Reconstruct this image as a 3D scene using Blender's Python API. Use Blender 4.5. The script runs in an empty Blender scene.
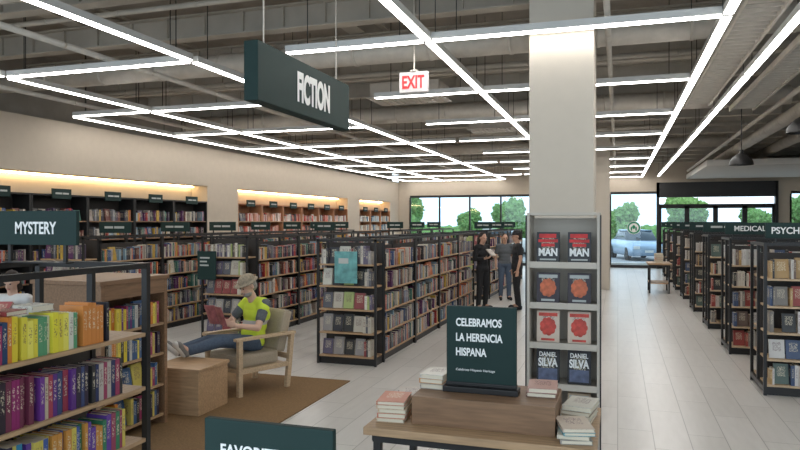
import bpy, bmesh, math, random
from math import sin, cos, radians, pi
from mathutils import Vector, Matrix, noise
random.seed(7)
SC=bpy.context.scene
COL=SC.collection
H=1.9; FP=670.0; TH=radians(18.02); sn=sin(TH); cs=cos(TH)
def proj(p):
    D=-p[0]*sn+p[1]*cs; lat=p[0]*cs+p[1]*sn
    if D<0.1: return (-9999,-9999,D)
    return (400+lat/D*FP, 222-(p[2]-H)/D*FP, D)
try:
    SC.view_settings.view_transform='Standard'
    SC.view_settings.look='None'
except Exception as e: print(e)

# ---------------------------------------------------------------- materials
def mat(name,color,rough=0.6,metal=0.0,var=0.08,scale=8.0,emit=None,estr=0,bump=0.0,stretch=None,spec=None):
    m=bpy.data.materials.new(name); m.use_nodes=True; nt=m.node_tree; n=nt.nodes; l=nt.links
    b=n['Principled BSDF']; b.inputs['Roughness'].default_value=rough; b.inputs['Metallic'].default_value=metal
    if spec is not None: b.inputs['Specular IOR Level'].default_value=spec
    c=(*color,1)
    if var>0:
        tc=n.new('ShaderNodeTexCoord'); no=n.new('ShaderNodeTexNoise'); no.inputs['Scale'].default_value=scale
        no.inputs['Detail'].default_value=4
        src=tc.outputs['Object']
        if stretch:
            mp=n.new('ShaderNodeMapping'); mp.inputs['Scale'].default_value=stretch
            l.new(src,mp.inputs['Vector']); src=mp.outputs['Vector']
        l.new(src,no.inputs['Vector'])
        r=n.new('ShaderNodeMix'); r.data_type='RGBA'
        r.inputs[6].default_value=(*[max(0,x*(1-var*2)) for x in color],1)
        r.inputs[7].default_value=(*[min(1,x*(1+var*2)) for x in color],1)
        l.new(no.outputs['Fac'],r.inputs[0]); l.new(r.outputs[2],b.inputs['Base Color'])
        if bump>0:
            bp=n.new('ShaderNodeBump'); bp.inputs['Strength'].default_value=bump; bp.inputs['Distance'].default_value=0.01
            l.new(no.outputs['Fac'],bp.inputs['Height']); l.new(bp.outputs['Normal'],b.inputs['Normal'])
    else: b.inputs['Base Color'].default_value=c
    if emit:
        b.inputs['Emission Color'].default_value=(*emit,1); b.inputs['Emission Strength'].default_value=estr
    return m
M={}
M['wall']=mat('painted_wall',(.50,.43,.345),.8,var=.03)
M['column']=mat('column_paint',(.56,.50,.42),.8,var=.02)
M['black']=mat('black_metal',(.022,.021,.021),.45,.3,var=.1)
M['wood']=mat('oak_wood',(.42,.27,.15),.5,var=.25,scale=5,stretch=(1,12,12))
M['woodlt']=mat('pale_oak_wood',(.52,.38,.24),.5,var=.2,scale=5,stretch=(2,12,12))
M['wooddk']=mat('walnut_wood',(.23,.13,.07),.5,var=.25,scale=5,stretch=(1,12,12))
M['orangewood']=mat('warm_wood',(.42,.19,.09),.5,var=.2,scale=4,stretch=(12,2,1))
M['green']=mat('dark_green_sign',(.014,.035,.032),.6,var=.05,spec=.25)
M['white']=mat('white_lettering',(.85,.85,.83),.6,var=0)
M['dimwhite']=mat('pale_lettering',(.45,.47,.45),.6,var=0)
M['backpanel']=mat('shelf_back_panel',(.035,.03,.027),.6,var=.1)
M['ceil']=mat('ceiling_deck',(.29,.26,.22),.85,var=.15,scale=3)
M['beam']=mat('painted_steel',(.42,.38,.32),.7,var=.12,scale=3)
M['duct']=mat('duct_metal',(.56,.51,.44),.5,.1,var=.1)
M['light']=mat('led_diffuser',(.9,.9,.9),.5,var=0,emit=(1,.97,.93),estr=17)
M['warm']=mat('warm_led',(.9,.8,.6),.5,var=0,emit=(1,.72,.38),estr=20)
M['housing']=mat('fixture_housing',(.6,.6,.58),.5,var=.02)
M['rug']=mat('brown_carpet',(.19,.11,.045),.95,var=.25,scale=60,bump=.3)
M['cushion']=mat('beige_upholstery',(.36,.30,.22),.9,var=.12,scale=90,bump=.2)
M['skin']=mat('skin',(.50,.29,.20),.55,var=.05)
M['skin2']=mat('skin_light',(.60,.38,.28),.55,var=.05)
M['jeans']=mat('denim',(.07,.10,.15),.9,var=.2,scale=60)
M['blackcloth']=mat('black_cloth',(.018,.018,.02),.9,var=.2,scale=30)
M['greycloth']=mat('tan_grey_cloth',(.30,.25,.18),.9,var=.35,scale=50)
M['teecloth']=mat('slate_cloth',(.10,.11,.12),.9,var=.2,scale=40)
M['hair']=mat('dark_hair',(.02,.012,.009),.6,var=.3,scale=60)
M['greyhair']=mat('grey_hair',(.30,.28,.25),.7,var=.3,scale=60)
M['shoe']=mat('grey_shoe',(.22,.21,.20),.7,var=.2,scale=40)
M['sole']=mat('white_sole',(.7,.7,.68),.6,var=.02)
M['eye']=mat('eye_dark',(.02,.015,.012),.3,var=0)
M['lip']=mat('lip',(.38,.14,.12),.5,var=0)
M['pages']=mat('book_pages',(.70,.63,.50),.9,var=.1,scale=4,stretch=(60,1,1))
M['red']=mat('red_letter',(.75,.03,.03),.5,var=0,emit=(1,.05,.05),estr=.6)
M['exitw']=mat('exit_sign_panel',(.75,.7,.68),.5,var=.02)
M['rackpaint']=mat('beige_laminate',(.52,.47,.40),.5,var=.03)
M['asphalt']=mat('asphalt',(.34,.34,.35),.9,var=.15,scale=2)
M['leaf']=mat('tree_leaves',(.18,.32,.10),.9,var=.5,scale=2.5)
M['bark']=mat('tree_bark',(.16,.11,.07),.9,var=.3)
M['carpaint']=mat('silver_car_paint',(.40,.52,.66),.25,.4,var=.02)
M['darkglass']=mat('dark_glass',(.05,.07,.09),.1,var=0)
M['tyre']=mat('rubber_tyre',(.02,.02,.02),.9,var=.1)
M['soffit']=mat('white_soffit',(.7,.68,.64),.8,var=.02)
M['teal']=mat('teal_poster',(.10,.27,.27),.5,var=.7,scale=9)
M['magred']=mat('magazine_cover',(.35,.12,.13),.4,var=.6,scale=14)
def vis_mat():
    m=mat('hi_vis_vest',(.60,.75,.04),.8,var=0); nt=m.node_tree;n=nt.nodes;l=nt.links;b=n['Principled BSDF']
    tc=n.new('ShaderNodeTexCoord'); sp=n.new('ShaderNodeSeparateXYZ'); l.new(tc.outputs['Object'],sp.inputs[0])
    w=n.new('ShaderNodeMath'); w.operation='COMPARE'; w.inputs[1].default_value=.74; w.inputs[2].default_value=.025; l.new(sp.outputs['Z'],w.inputs[0])
    r=n.new('ShaderNodeMix'); r.data_type='RGBA'; r.inputs[6].default_value=(.58,.72,.05,1); r.inputs[7].default_value=(.45,.45,.45,1)
    l.new(w.outputs[0],r.inputs[0]); l.new(r.outputs[2],b.inputs['Base Color']); return m
M['hivis']=vis_mat()
def floor_mat():
    m=mat('plank_tile_floor',(.5,.5,.5),.28,var=0); nt=m.node_tree;n=nt.nodes;l=nt.links;b=n['Principled BSDF']
    tc=n.new('ShaderNodeTexCoord'); mp=n.new('ShaderNodeMapping'); mp.inputs['Rotation'].default_value=(0,0,radians(90))
    l.new(tc.outputs['Object'],mp.inputs['Vector'])
    br=n.new('ShaderNodeTexBrick'); br.inputs['Scale'].default_value=1; br.inputs['Brick Width'].default_value=1.2; br.inputs['Row Height'].default_value=.3
    br.inputs['Mortar Size'].default_value=.004; br.inputs['Color1'].default_value=(.54,.52,.49,1); br.inputs['Color2'].default_value=(.59,.57,.54,1); br.inputs['Mortar'].default_value=(.30,.29,.27,1)
    br.offset=.4
    l.new(mp.outputs[0],br.inputs['Vector'])
    no=n.new('ShaderNodeTexNoise'); no.inputs['Scale'].default_value=3; no.inputs['Detail'].default_value=6
    m2=n.new('ShaderNodeMapping'); m2.inputs['Scale'].default_value=(6,1,1); l.new(tc.outputs['Object'],m2.inputs[0]); l.new(m2.outputs[0],no.inputs['Vector'])
    mx=n.new('ShaderNodeMix'); mx.data_type='RGBA'; mx.blend_type='MULTIPLY'; mx.inputs[0].default_value=.25
    cr=n.new('ShaderNodeValToRGB'); cr.color_ramp.elements[0].position=.3; cr.color_ramp.elements[0].color=(.7,.68,.66,1); cr.color_ramp.elements[1].position=.7
    l.new(no.outputs['Fac'],cr.inputs[0]); l.new(br.outputs['Color'],mx.inputs[6]); l.new(cr.outputs[0],mx.inputs[7]); l.new(mx.outputs[2],b.inputs['Base Color'])
    return m
M['floor']=floor_mat()
def glass_mat():
    m=bpy.data.materials.new('window_glass'); m.use_nodes=True; nt=m.node_tree;n=nt.nodes;l=nt.links; n.clear()
    o=n.new('ShaderNodeOutputMaterial'); t=n.new('ShaderNodeBsdfTransparent'); g=n.new('ShaderNodeBsdfGlossy'); g.inputs['Roughness'].default_value=.03
    t.inputs['Color'].default_value=(.88,.95,.98,1)
    x=n.new('ShaderNodeMixShader'); x.inputs[0].default_value=.05; l.new(t.outputs[0],x.inputs[1]); l.new(g.outputs[0],x.inputs[2]); l.new(x.outputs[0],o.inputs[0]); return m
M['glass']=glass_mat()
def cover_mat(name,src):
    m=mat(name,(.5,.5,.5),.45,var=0); nt=m.node_tree;n=nt.nodes;l=nt.links;b=n['Principled BSDF']
    if src=='obj':
        ci=n.new('ShaderNodeObjectInfo'); co=ci.outputs['Color']
    else:
        ci=n.new('ShaderNodeAttribute'); ci.attribute_name='bookcol'; co=ci.outputs['Color']
    uv=n.new('ShaderNodeTexCoord'); sp=n.new('ShaderNodeSeparateXYZ'); l.new(uv.outputs['UV'],sp.inputs[0])
    ge=n.new('ShaderNodeNewGeometry'); no=n.new('ShaderNodeTexNoise'); no.inputs['Scale'].default_value=150; no.inputs['Detail'].default_value=1
    l.new(ge.outputs['Position'],no.inputs['Vector'])
    th=n.new('ShaderNodeMath'); th.operation='GREATER_THAN'; th.inputs[1].default_value=.53; l.new(no.outputs['Fac'],th.inputs[0])
    bd=n.new('ShaderNodeMath'); bd.operation='COMPARE'; bd.inputs[1].default_value=.62; bd.inputs[2].default_value=.24; l.new(sp.outputs['Y'],bd.inputs[0])
    bx=n.new('ShaderNodeMath'); bx.operation='COMPARE'; bx.inputs[1].default_value=.5; bx.inputs[2].default_value=.28; l.new(sp.outputs['X'],bx.inputs[0])
    a=n.new('ShaderNodeMath'); a.operation='MULTIPLY'; l.new(th.outputs[0],a.inputs[0]); l.new(bd.outputs[0],a.inputs[1])
    a2=n.new('ShaderNodeMath'); a2.operation='MULTIPLY'; l.new(a.outputs[0],a2.inputs[0]); l.new(bx.outputs[0],a2.inputs[1])
    a3=n.new('ShaderNodeMath'); a3.operation='MULTIPLY'; l.new(a2.outputs[0],a3.inputs[0]); a3.inputs[1].default_value=.7
    bw=n.new('ShaderNodeRGBToBW'); l.new(co,bw.inputs[0])
    dk=n.new('ShaderNodeMath'); dk.operation='GREATER_THAN'; dk.inputs[1].default_value=.3; l.new(bw.outputs[0],dk.inputs[0])
    cc=n.new('ShaderNodeMix'); cc.data_type='RGBA'; cc.inputs[6].default_value=(.7,.62,.45,1); cc.inputs[7].default_value=(.15,.07,.08,1); l.new(dk.outputs[0],cc.inputs[0])
    mx=n.new('ShaderNodeMix'); mx.data_type='RGBA'; l.new(a3.outputs[0],mx.inputs[0]); l.new(co,mx.inputs[6]); l.new(cc.outputs[2],mx.inputs[7]); l.new(mx.outputs[2],b.inputs['Base Color'])
    return m
M['cover']=cover_mat('book_cover','obj'); M['coverstuff']=cover_mat('book_cover_mass','attr')

# ---------------------------------------------------------------- mesh helpers
def mkobj(name,me,loc=(0,0,0),rot=(0,0,0),parent=None,label=None,cat=None,group=None,kind=None):
    o=bpy.data.objects.new(name,me); o.location=loc; o.rotation_euler=rot
    if parent is not None: o.parent=parent
    COL.objects.link(o)
    if label: o['label']=label
    if cat: o['category']=cat
    if group: o['group']=group
    if kind: o['kind']=kind
    return o
def bmesh_done(bm,name,mats,smooth=False):
    me=bpy.data.meshes.new(name); bm.normal_update(); bm.to_mesh(me); bm.free()
    for m in mats: me.materials.append(m)
    if smooth:
        for p in me.polygons: p.use_smooth=True
    return me
def add_box(bm,b,mi=0,mx=None):
    x0,x1,y0,y1,z0,z1=b[:6]
    co=[(x0,y0,z0),(x1,y0,z0),(x1,y1,z0),(x0,y1,z0),(x0,y0,z1),(x1,y0,z1),(x1,y1,z1),(x0,y1,z1)]
    vs=[bm.verts.new(mx@Vector(c) if mx else c) for c in co]
    for f in ((0,3,2,1),(4,5,6,7),(0,1,5,4),(1,2,6,5),(2,3,7,6),(3,0,4,7)):
        fa=bm.faces.new([vs[i] for i in f]); fa.material_index=mi
def boxes(name,bl,mats,bevel=0):
    if not isinstance(mats,(list,tuple)): mats=[mats]
    bm=bmesh.new()
    for b in bl: add_box(bm,b,b[6] if len(b)>6 else 0)
    if bevel>0: bmesh.ops.bevel(bm,geom=bm.edges[:],offset=bevel,segments=2,affect='EDGES',profile=.6)
    return bmesh_done(bm,name,mats)
def empty(name,loc,rotz,label,cat,group=None):
    return mkobj(name,None,loc,(0,0,rotz),label=label,cat=cat,group=group)
def rod(bm,a,b,ra,rb=None,seg=12,mi=0):
    a=Vector(a);b=Vector(b); rb=ra if rb is None else rb
    d=b-a; L=d.length
    if L<1e-6: return
    q=Vector((0,0,1)).rotation_difference(d.normalized()).to_matrix().to_4x4()
    bmesh.ops.create_cone(bm,cap_ends=True,cap_tris=False,segments=seg,radius1=ra,radius2=rb,depth=L,matrix=Matrix.Translation((a+b)/2)@q)
def ell(bm,c,r,rot=None,u=16,v=10):
    mx=Matrix.Translation(c)
    if rot is not None: mx=mx@rot
    mx=mx@Matrix.Diagonal((*r,1))
    bmesh.ops.create_uvsphere(bm,u_segments=u,v_segments=v,radius=1,matrix=mx)
def cap(bm,a,b,ra,rb):
    rod(bm,a,b,ra,rb,12); ell(bm,a,(ra,)*3); ell(bm,b,(rb,)*3)
def remesh(bm,name,mats,vox=.008,sm=4):
    me=bpy.data.meshes.new('tmp'); bm.to_mesh(me); bm.free()
    o=bpy.data.objects.new('tmp',me); COL.objects.link(o)
    m=o.modifiers.new('r','REMESH'); m.mode='VOXEL'; m.voxel_size=vox
    s2=o.modifiers.new('s','SMOOTH'); s2.factor=.5; s2.iterations=sm
    dg=bpy.context.evaluated_depsgraph_get(); dg.update()
    nm=bpy.data.meshes.new_from_object(o.evaluated_get(dg)); nm.name=name
    bpy.data.objects.remove(o); bpy.data.meshes.remove(me)
    nm.materials.clear()
    for x in mats: nm.materials.append(x)
    for p in nm.polygons: p.use_smooth=True
    return nm
def text_mesh(body,w,h,material,left=False,bold=.02):
    cu=bpy.data.curves.new('t','FONT'); cu.body=body; cu.size=1; cu.offset=bold; cu.extrude=.01
    o=bpy.data.objects.new('t',cu); COL.objects.link(o)
    dg=bpy.context.evaluated_depsgraph_get(); dg.update()
    me=bpy.data.meshes.new_from_object(o.evaluated_get(dg)); bpy.data.objects.remove(o)
    xs=[v.co.x for v in me.vertices]; ys=[v.co.y for v in me.vertices]
    x0,x1,y0,y1=min(xs),max(xs),min(ys),max(ys)
    for v in me.vertices:
        x=(v.co.x-x0)/(x1-x0)*w; z=((v.co.y-y0)/(y1-y0)-.5)*h
        if not left: x-=w/2
        v.co=Vector((x,-v.co.z*.1,z))
    me.materials.clear(); me.materials.append(material); me.name='lettering'
    return me
def add_text(parent,body,x,y,z,w,h,material,left=False,bold=.02):
    return mkobj('lettering',text_mesh(body,w,h,material,left,bold),(x,y,z),parent=parent)

# ---------------------------------------------------------------- room
XL=-9.6; YB=29.3; XR=9.0
def struct(name,bl,m,bevel=0): return mkobj(name,boxes(name,bl,m,bevel),kind='structure')
struct('floor',[(XL-.6,XR+.2,-3,YB+.2,-.1,0)],M['floor'])
struct('ceiling',[(XL-.8,XR+.2,-1,YB+.2,4.9,5.0)],M['ceil'])
N=[(6.4,14.2),(15.6,23.2),(24.4,28.1)]
NT=2.78
wl=[(XL-.6,XL-.45,-1,YB,0,NT),(XL-.6,XL,-1,YB,NT,3.72),(XL-.45,XL,-1,N[0][0],0,NT),(XL-.45,XL,N[0][1],N[1][0],0,NT),(XL-.45,XL,N[1][1],N[2][0],0,NT),(XL-.45,XL,N[2][1],YB,0,NT)]
struct('wall_left',wl,M['wall'])
struct('trim_3',[(XL-.6,XL-.3,-1,YB,3.72,4.9)],M['ceil'])
struct('baseboard_left',[(XL,XL+.015,a,b,0,.12) for a,b in ((-1,6.4),(14.2,15.6),(23.2,24.4),(28.1,YB))],M['black'])
struct('wall_right',[(XR,XR+.2,-1,YB,0,4.9)],M['wall'])
struct('wall_back',[(XL,-9.05,YB,YB+.2,0,4.9),(-9.05,-3.5,YB,YB+.2,3.1,4.9),(-3.5,-.3,YB,YB+.2,0,4.9),(-.3,1.55,YB,YB+.2,3.15,4.9),(1.55,5.85,YB,YB+.2,3.5,4.9),(5.85,6.35,YB,YB+.2,0,4.9),(6.35,XR,YB,YB+.2,3.1,4.9)],M['wall'])
def window(i,x0,x1,z1,n):
    fr=[(x0,x1,YB,YB+.08,0,.12),(x0,x1,YB,YB+.08,z1-.1,z1)]
    for k in range(n+1):
        x=x0+(x1-x0)*k/n; fr.append((x-.035,x+.035,YB,YB+.08,.12,z1-.1))
    o=struct('window_%d'%i,fr,M['black'])
    mkobj('glass_pane',boxes('glass_pane',[(x0,x1,YB+.03,YB+.04,.12,z1-.1)],M['glass']),parent=o)
window(1,-9.05,-3.5,3.1,4); window(2,-.3,1.55,3.15,1); window(3,6.35,XR,3.1,2)
def door(i,x0,x1):
    z1=2.55
    fr=[(x0,x0+.09,YB-.02,YB+.06,0,z1),(x1-.09,x1,YB-.02,YB+.06,0,z1),(x0,x1,YB-.02,YB+.06,0,.2),(x0,x1,YB-.02,YB+.06,z1-.1,z1),(x0,x1,YB-.02,YB+.06,1.0,1.08)]
    o=struct('door_%d'%i,fr,M['black'])
    mkobj('glass_pane',boxes('glass_pane',[(x0+.09,x1-.09,YB+.01,YB+.02,.2,z1-.1)],M['glass']),parent=o)
    mkobj('handle',boxes('handle',[(x1-.16,x1-.13,YB-.09,YB-.06,.95,1.3),(x1-.16,x1-.13,YB-.09,YB-.02,.97,1.0),(x1-.16,x1-.13,YB-.09,YB-.02,1.25,1.28)],M['duct']),parent=o)
for k in range(4): door(k+1,1.6+k*1.05,1.6+(k+1)*1.05)
struct('trim_1',[(1.5,5.85,YB-.15,YB+.1,2.9,3.5),(1.5,1.6,YB-.15,YB+.1,0,3.5),(5.8,5.9,YB-.15,YB+.1,0,3.5),(1.5,5.85,YB-.05,YB+.1,2.55,2.62)],M['black'])
struct('trim_2',[(2.6,XR,22.5,YB-.2,3.62,3.8)],M['soffit'])
for (x0,x1,y0,y1) in ((-.84,-.22,6.72,7.34),(-.84,-.22,19.6,20.2)):
    o=mkobj('column',boxes('column',[(x0,x1,y0,y1,0,4.9)],M['column'],.012),label='square beige painted structural column rising to the ceiling',cat='column')
mkobj('carpet',boxes('carpet',[(-7.2,-3.03,3.3,7.4,0,.012)],M['rug'],.004),label='brown carpet laid on the pale floor in the reading area',cat='carpet')

# ---------------------------------------------------------------- ceiling lights
ZS=3.75
def strip_master(L):
    e=boxes('linear_light',[(-L/2,L/2,-.045,.045,.0,.07)],M['housing'])
    d=boxes('diffuser',[(-L/2+.01,L/2-.01,-.038,.038,-.012,-.001)],M['light'])
    q=boxes('suspension_wire',[(-.004,.004,-.004,.004,.07,4.9-ZS)],M['black'])
    return e,d,q
SM={}
def strip(x0,y0,x1,y1):
    L=round(math.hypot(x1-x0,y1-y0)-.1,2)
    if L not in SM: SM[L]=strip_master(L)
    e,d,q=SM[L]
    o=mkobj('linear_light',e,((x0+x1)/2,(y0+y1)/2,ZS),(0,0,math.atan2(y1-y0,x1-x0)),label='slim white linear LED light hung below the open ceiling',cat='ceiling light',group='grid of linear ceiling lights')
    mkobj('diffuser',d,parent=o)
    for sx in (-1,1): mkobj('suspension_wire',q,(sx*(L/2-.25),0,0),parent=o)
YS=[3.8+2.8*k for k in range(10)]
for x in (.93,1.55,-1.85,-4.66):
    for a,b in zip(YS[:-1],YS[1:]): strip(x,a,x,b)
for k,(a,b) in enumerate(zip(YS[:-1],YS[1:])):
    strip(-7.45,a,-7.45,b)
    if k!=1: strip(-9.1,a,-9.1,b)
for k,y in enumerate(YS[1:]):
    strip(-1.85,y,.93,y)
    strip(-3.5,y,-1.85,y)
    strip(-7.45,y,-4.66,y)
    if k>0: strip(-9.1,y,-7.45,y)
    if k%2==1 and k>1: strip(-4.66,y,-3.5,y)
bm_i=[(-9.5,8.9,-.09,.09,.0,.02),(-9.5,8.9,-.09,.09,.28,.30),(-9.5,8.9,-.012,.012,.02,.28)]
for k in range(-16,16): bm_i.append((k*.56,k*.56+.03,-.05,.05,.02,.28))
bmI=boxes('ceiling_joist',bm_i,M['beam'])
for k in range(17):
    mkobj('ceiling_joist',bmI,(0,4.4+1.5*k,4.25),label='painted steel joist crossing under the ceiling deck',cat='ceiling beam',group='ceiling joists')
bg=boxes('ceiling_girder',[(-.12,.12,2,29.2,4.56,4.59),(-.12,.12,2,29.2,4.87,4.9),(-.015,.015,2,29.2,4.59,4.87)],M['beam'])
for x in (-7,-3.5,2.6,5.8):
    mkobj('ceiling_girder',bg,(x,0,0),label='painted steel girder running the length of the ceiling',cat='ceiling beam',group='ceiling girders')
def pipe(name,a,b,r,m,label,cat,mid=0):
    bm=bmesh.new(); rod(bm,a,b,r,seg=16)
    v=Vector(b)-Vector(a)
    if mid:
        for k in range(1,mid):
            p=Vector(a)+v*k/mid; d=v.normalized()*.02; rod(bm,p-d,p+d,r*1.06,seg=16)
    c=Vector(a)
    for q in bm.verts: q.co-=c
    return mkobj(name,bmesh_done(bm,name,[m],True),a,label=label,cat=cat)
for (y,z,r) in ((5.3,4.19,.05),(6.1,4.21,.03),(8.15,4.09,.15),(9.8,4.20,.04),(12.95,4.075,.165),(17.2,4.19,.05),(19.9,4.09,.15)):
    pipe('air_duct' if r>.1 else 'ceiling_pipe',(-9.3,y,z),(2.8,y,z),r,M['duct'] if r>.1 else M['beam'],'round painted duct crossing the open ceiling' if r>.1 else 'thin painted pipe crossing the open ceiling','duct' if r>.1 else 'pipe',12)
pipe('air_duct',(3.4,4.5,4.098),(3.4,28,4.098),.14,M['duct'],'painted metal duct running lengthwise on the ceiling','duct',16)
pipe('air_duct',(4.4,4.5,4.098),(4.4,28,4.098),.14,M['beam'],'painted metal duct running lengthwise on the ceiling','duct',16)
for (x,z,r) in ((-.1,3.88,.03),(-5.9,3.88,.035),(-8.6,3.88,.035),(2.55,3.87,.04)):
    pipe('ceiling_pipe',(x,4.5,z),(x,28,z),r,M['duct'],'thin painted pipe running lengthwise on the ceiling','pipe',16)
gb=[(-.2,-.17,0,6,0,.08),(.17,.2,0,6,0,.08)]+[(-.17,.17,.15*k,.15*k+.03,.02,.05) for k in range(40)]
mkobj('ceiling_cable_tray',boxes('ceiling_cable_tray',gb,M['duct']),(1.25,6.2,3.83),label='ladder-like metal cable tray under the ceiling',cat='cable tray')
mkobj('ceiling_cable_tray',boxes('ceiling_cable_tray',gb,M['duct']),(2.05,7.0,3.84),label='ladder-like metal cable tray under the ceiling',cat='cable tray')
acb=boxes('ceiling_air_unit',[(-.6,.6,-.35,.35,0,.24),(-.65,.65,-.4,.4,-.02,.0)]+[(-.5+.1*k,-.46+.1*k,-.3,.3,-.035,-.02) for k in range(11)],M['duct'],.006)
for (x,y) in ((-2.6,15.2),(-3.4,11.0),(5.6,12.5),(-6.8,14),(6.0,16)):
    mkobj('ceiling_air_unit',acb,(x,y,4.01),label='boxy metal air unit mounted under the joists',cat='air unit',group='ceiling air units')
def pendant(x,y,z):
    e=empty('pendant_lamp',(x,y,z),0,'dark dome pendant lamp hanging on a thin cord','lamp','dome pendant lamps')
    bm=bmesh.new()
    prof=[(.2,0),(.19,.06),(.15,.13),(.08,.19),(.03,.22),(.03,.27)]
    prev=None
    for r,zz in prof:
        ring=[bm.verts.new((r*cos(a*pi/12),r*sin(a*pi/12),zz)) for a in range(24)]
        if prev:
            for i in range(24): bm.faces.new((prev[i],prev[(i+1)%24],ring[(i+1)%24],ring[i]))
        prev=ring
    bm.faces.new(prev)
    mkobj('lamp_shade',bmesh_done(bm,'lamp_shade',[M['black']],True),parent=e)
    bm=bmesh.new(); rod(bm,(0,0,.27),(0,0,4.9-z),.008); mkobj('cord',bmesh_done(bm,'cord',[M['black']]),parent=e)
    bm=bmesh.new(); ell(bm,(0,0,.08),(.04,.04,.05)); mkobj('bulb',bmesh_done(bm,'bulb',[M['exitw']],True),parent=e)
pendant(2.1,13.3,2.92); pendant(2.36,10.25,3.1)

# ---------------------------------------------------------------- signs
fs=empty('hanging_sign',(-2.61,5.31,2.81),radians(90),'long dark green FICTION sign box hanging from the ceiling','hanging sign')
mkobj('sign_box',boxes('sign_box',[(-.89,.89,-.06,.06,0,.45)],M['green'],.006),parent=fs)
for sx in (-.7,.7):
    bm=bmesh.new(); rod(bm,(sx,0,.45),(sx,0,2.09),.006)
    mkobj('hanging_rod',bmesh_done(bm,'hanging_rod',[M['duct']]),parent=fs)
add_text(fs,'FICTION',.08,-.064,.225,.66,.26,M['white'],bold=.045)
ex=empty('exit_sign',(-2.1,6.95,3.30),0,'white box EXIT sign with red letters on a stem','exit sign')
mkobj('sign_box',boxes('sign_box',[(-.16,.16,-.03,.03,0,.22)],M['exitw'],.006),parent=ex)
add_text(ex,'EXIT',0,-.034,.11,.25,.14,M['red'],bold=.03)
bm=bmesh.new(); rod(bm,(0,0,.22),(0,0,1.6),.01); rod(bm,(0,0,.22),(0,0,.24),.05); mkobj('stem',bmesh_done(bm,'stem',[M['duct']]),parent=ex)

SIGN_BOARD={}
def section_sign(x,y,z,text=None,w=.48,h=.18,tw=None,th=.07,gap=.05):
    lab='dark green section sign reading %s standing on a bookcase'%text if text else 'dark green section sign with pale lettering on a bookcase'
    e=empty('section_sign',(x,y,z),0,lab,'section sign','section signs on the bookcases')
    if w not in SIGN_BOARD:
        SIGN_BOARD[w]=(boxes('sign_board',[(-w/2,w/2,-.012,.012,gap,gap+h)],M['green'],.003),
            boxes('sign_stand',[(-w*.35-.01,-w*.35+.01,-.008,.008,.008,gap),(w*.35-.01,w*.35+.01,-.008,.008,.008,gap),(-w*.4,w*.4,-.03,.03,0,.008)],M['black']),
            boxes('lettering',[(-w*.32,-w*.05,-.016,-.012,gap+h*.4,gap+h*.6),(-w*.01,w*.3,-.016,-.012,gap+h*.4,gap+h*.6)],M['dimwhite']))
    a,b,c=SIGN_BOARD[w]
    mkobj('sign_board',a,parent=e); mkobj('sign_stand',b,parent=e)
    if text: add_text(e,text,0,-.014,gap+h/2,tw or w*.8,th,M['white'])
    else: mkobj('lettering',c,parent=e)

# ---------------------------------------------------------------- books (records)
REC=[]
PALD=[(.02,.02,.025),(.03,.03,.05),(.35,.03,.03),(.04,.08,.2),(.5,.48,.42),(.6,.55,.45),(.15,.05,.04),(.05,.15,.12),(.5,.32,.05),(.2,.2,.22),(.55,.15,.05),(.2,.3,.38),(.1,.03,.1),(.08,.08,.08),(.4,.35,.3),(.04,.04,.04),(.07,.05,.09)]
PALM=[(.7,.55,.04),(.75,.62,.08),(.6,.2,.03),(.03,.02,.04),(.12,.03,.16),(.4,.02,.04),(.02,.05,.12),(.5,.5,.46),(.04,.10,.22),(.55,.45,.1),(.02,.02,.02),(.3,.03,.1),(.02,.12,.18)]
PALY=[(.75,.66,.05),(.78,.7,.12),(.7,.6,.06),(.7,.7,.5),(.6,.6,.5),(.45,.55,.1),(.25,.1,.3),(.1,.3,.15)]
PALG=[(.03,.02,.03),(.05,.04,.12),(.25,.02,.12),(.15,.03,.06),(.35,.3,.25),(.04,.12,.15),(.4,.05,.05),(.02,.02,.02)]
PALR=[(.03,.03,.03),(.5,.48,.44),(.45,.4,.35),(.3,.05,.04),(.05,.08,.16),(.6,.58,.55),(.4,.25,.1),(.2,.18,.16),(.08,.12,.1),(.15,.1,.08),(.55,.5,.42)]
def fill(cx,cy,rot,L,front,z,pal,hmax=.25,density=1.0,faceprob=.0,facepal=None,thick=(.018,.042),start=None,end=None,group='books'):
    R=Matrix.Rotation(rot,3,'Z')
    x=-L/2+.03 if start is None else start
    xe=L/2-.03 if end is None else end
    base=random.uniform(.17,.22)
    while x<xe-.04:
        if random.random()<faceprob and x+.17<xe:
            w=random.uniform(.13,.155); h=min(hmax,random.uniform(.2,.235)); dd=.03
            p=R@Vector((x+w/2,-front+.07,0))
            REC.append(dict(loc=(cx+p.x,cy+p.y,z+.004),rot=rot,tilt=-radians(10),dim=(w,dd,h),col=random.choice(facepal or pal),face=True,group=group))
            x+=w+.012; continue
        t=random.uniform(*thick)
        if x+t>xe: break
        if random.random()<.2: base=random.uniform(.17,.24)
        h=min(hmax,base+random.uniform(-.015,.015)); d=random.uniform(.12,.16)
        if random.random()<density:
            off=.02 if random.random()<.9 else .04
            p=R@Vector((x+t/2,-front+off+d/2,0))
            REC.append(dict(loc=(cx+p.x,cy+p.y,z+.001),rot=rot,tilt=0,dim=(t,d,h),col=random.choice(pal),face=False,group=group))
            x+=t+.0012
        else: x+=random.uniform(.03,.18)

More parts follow.
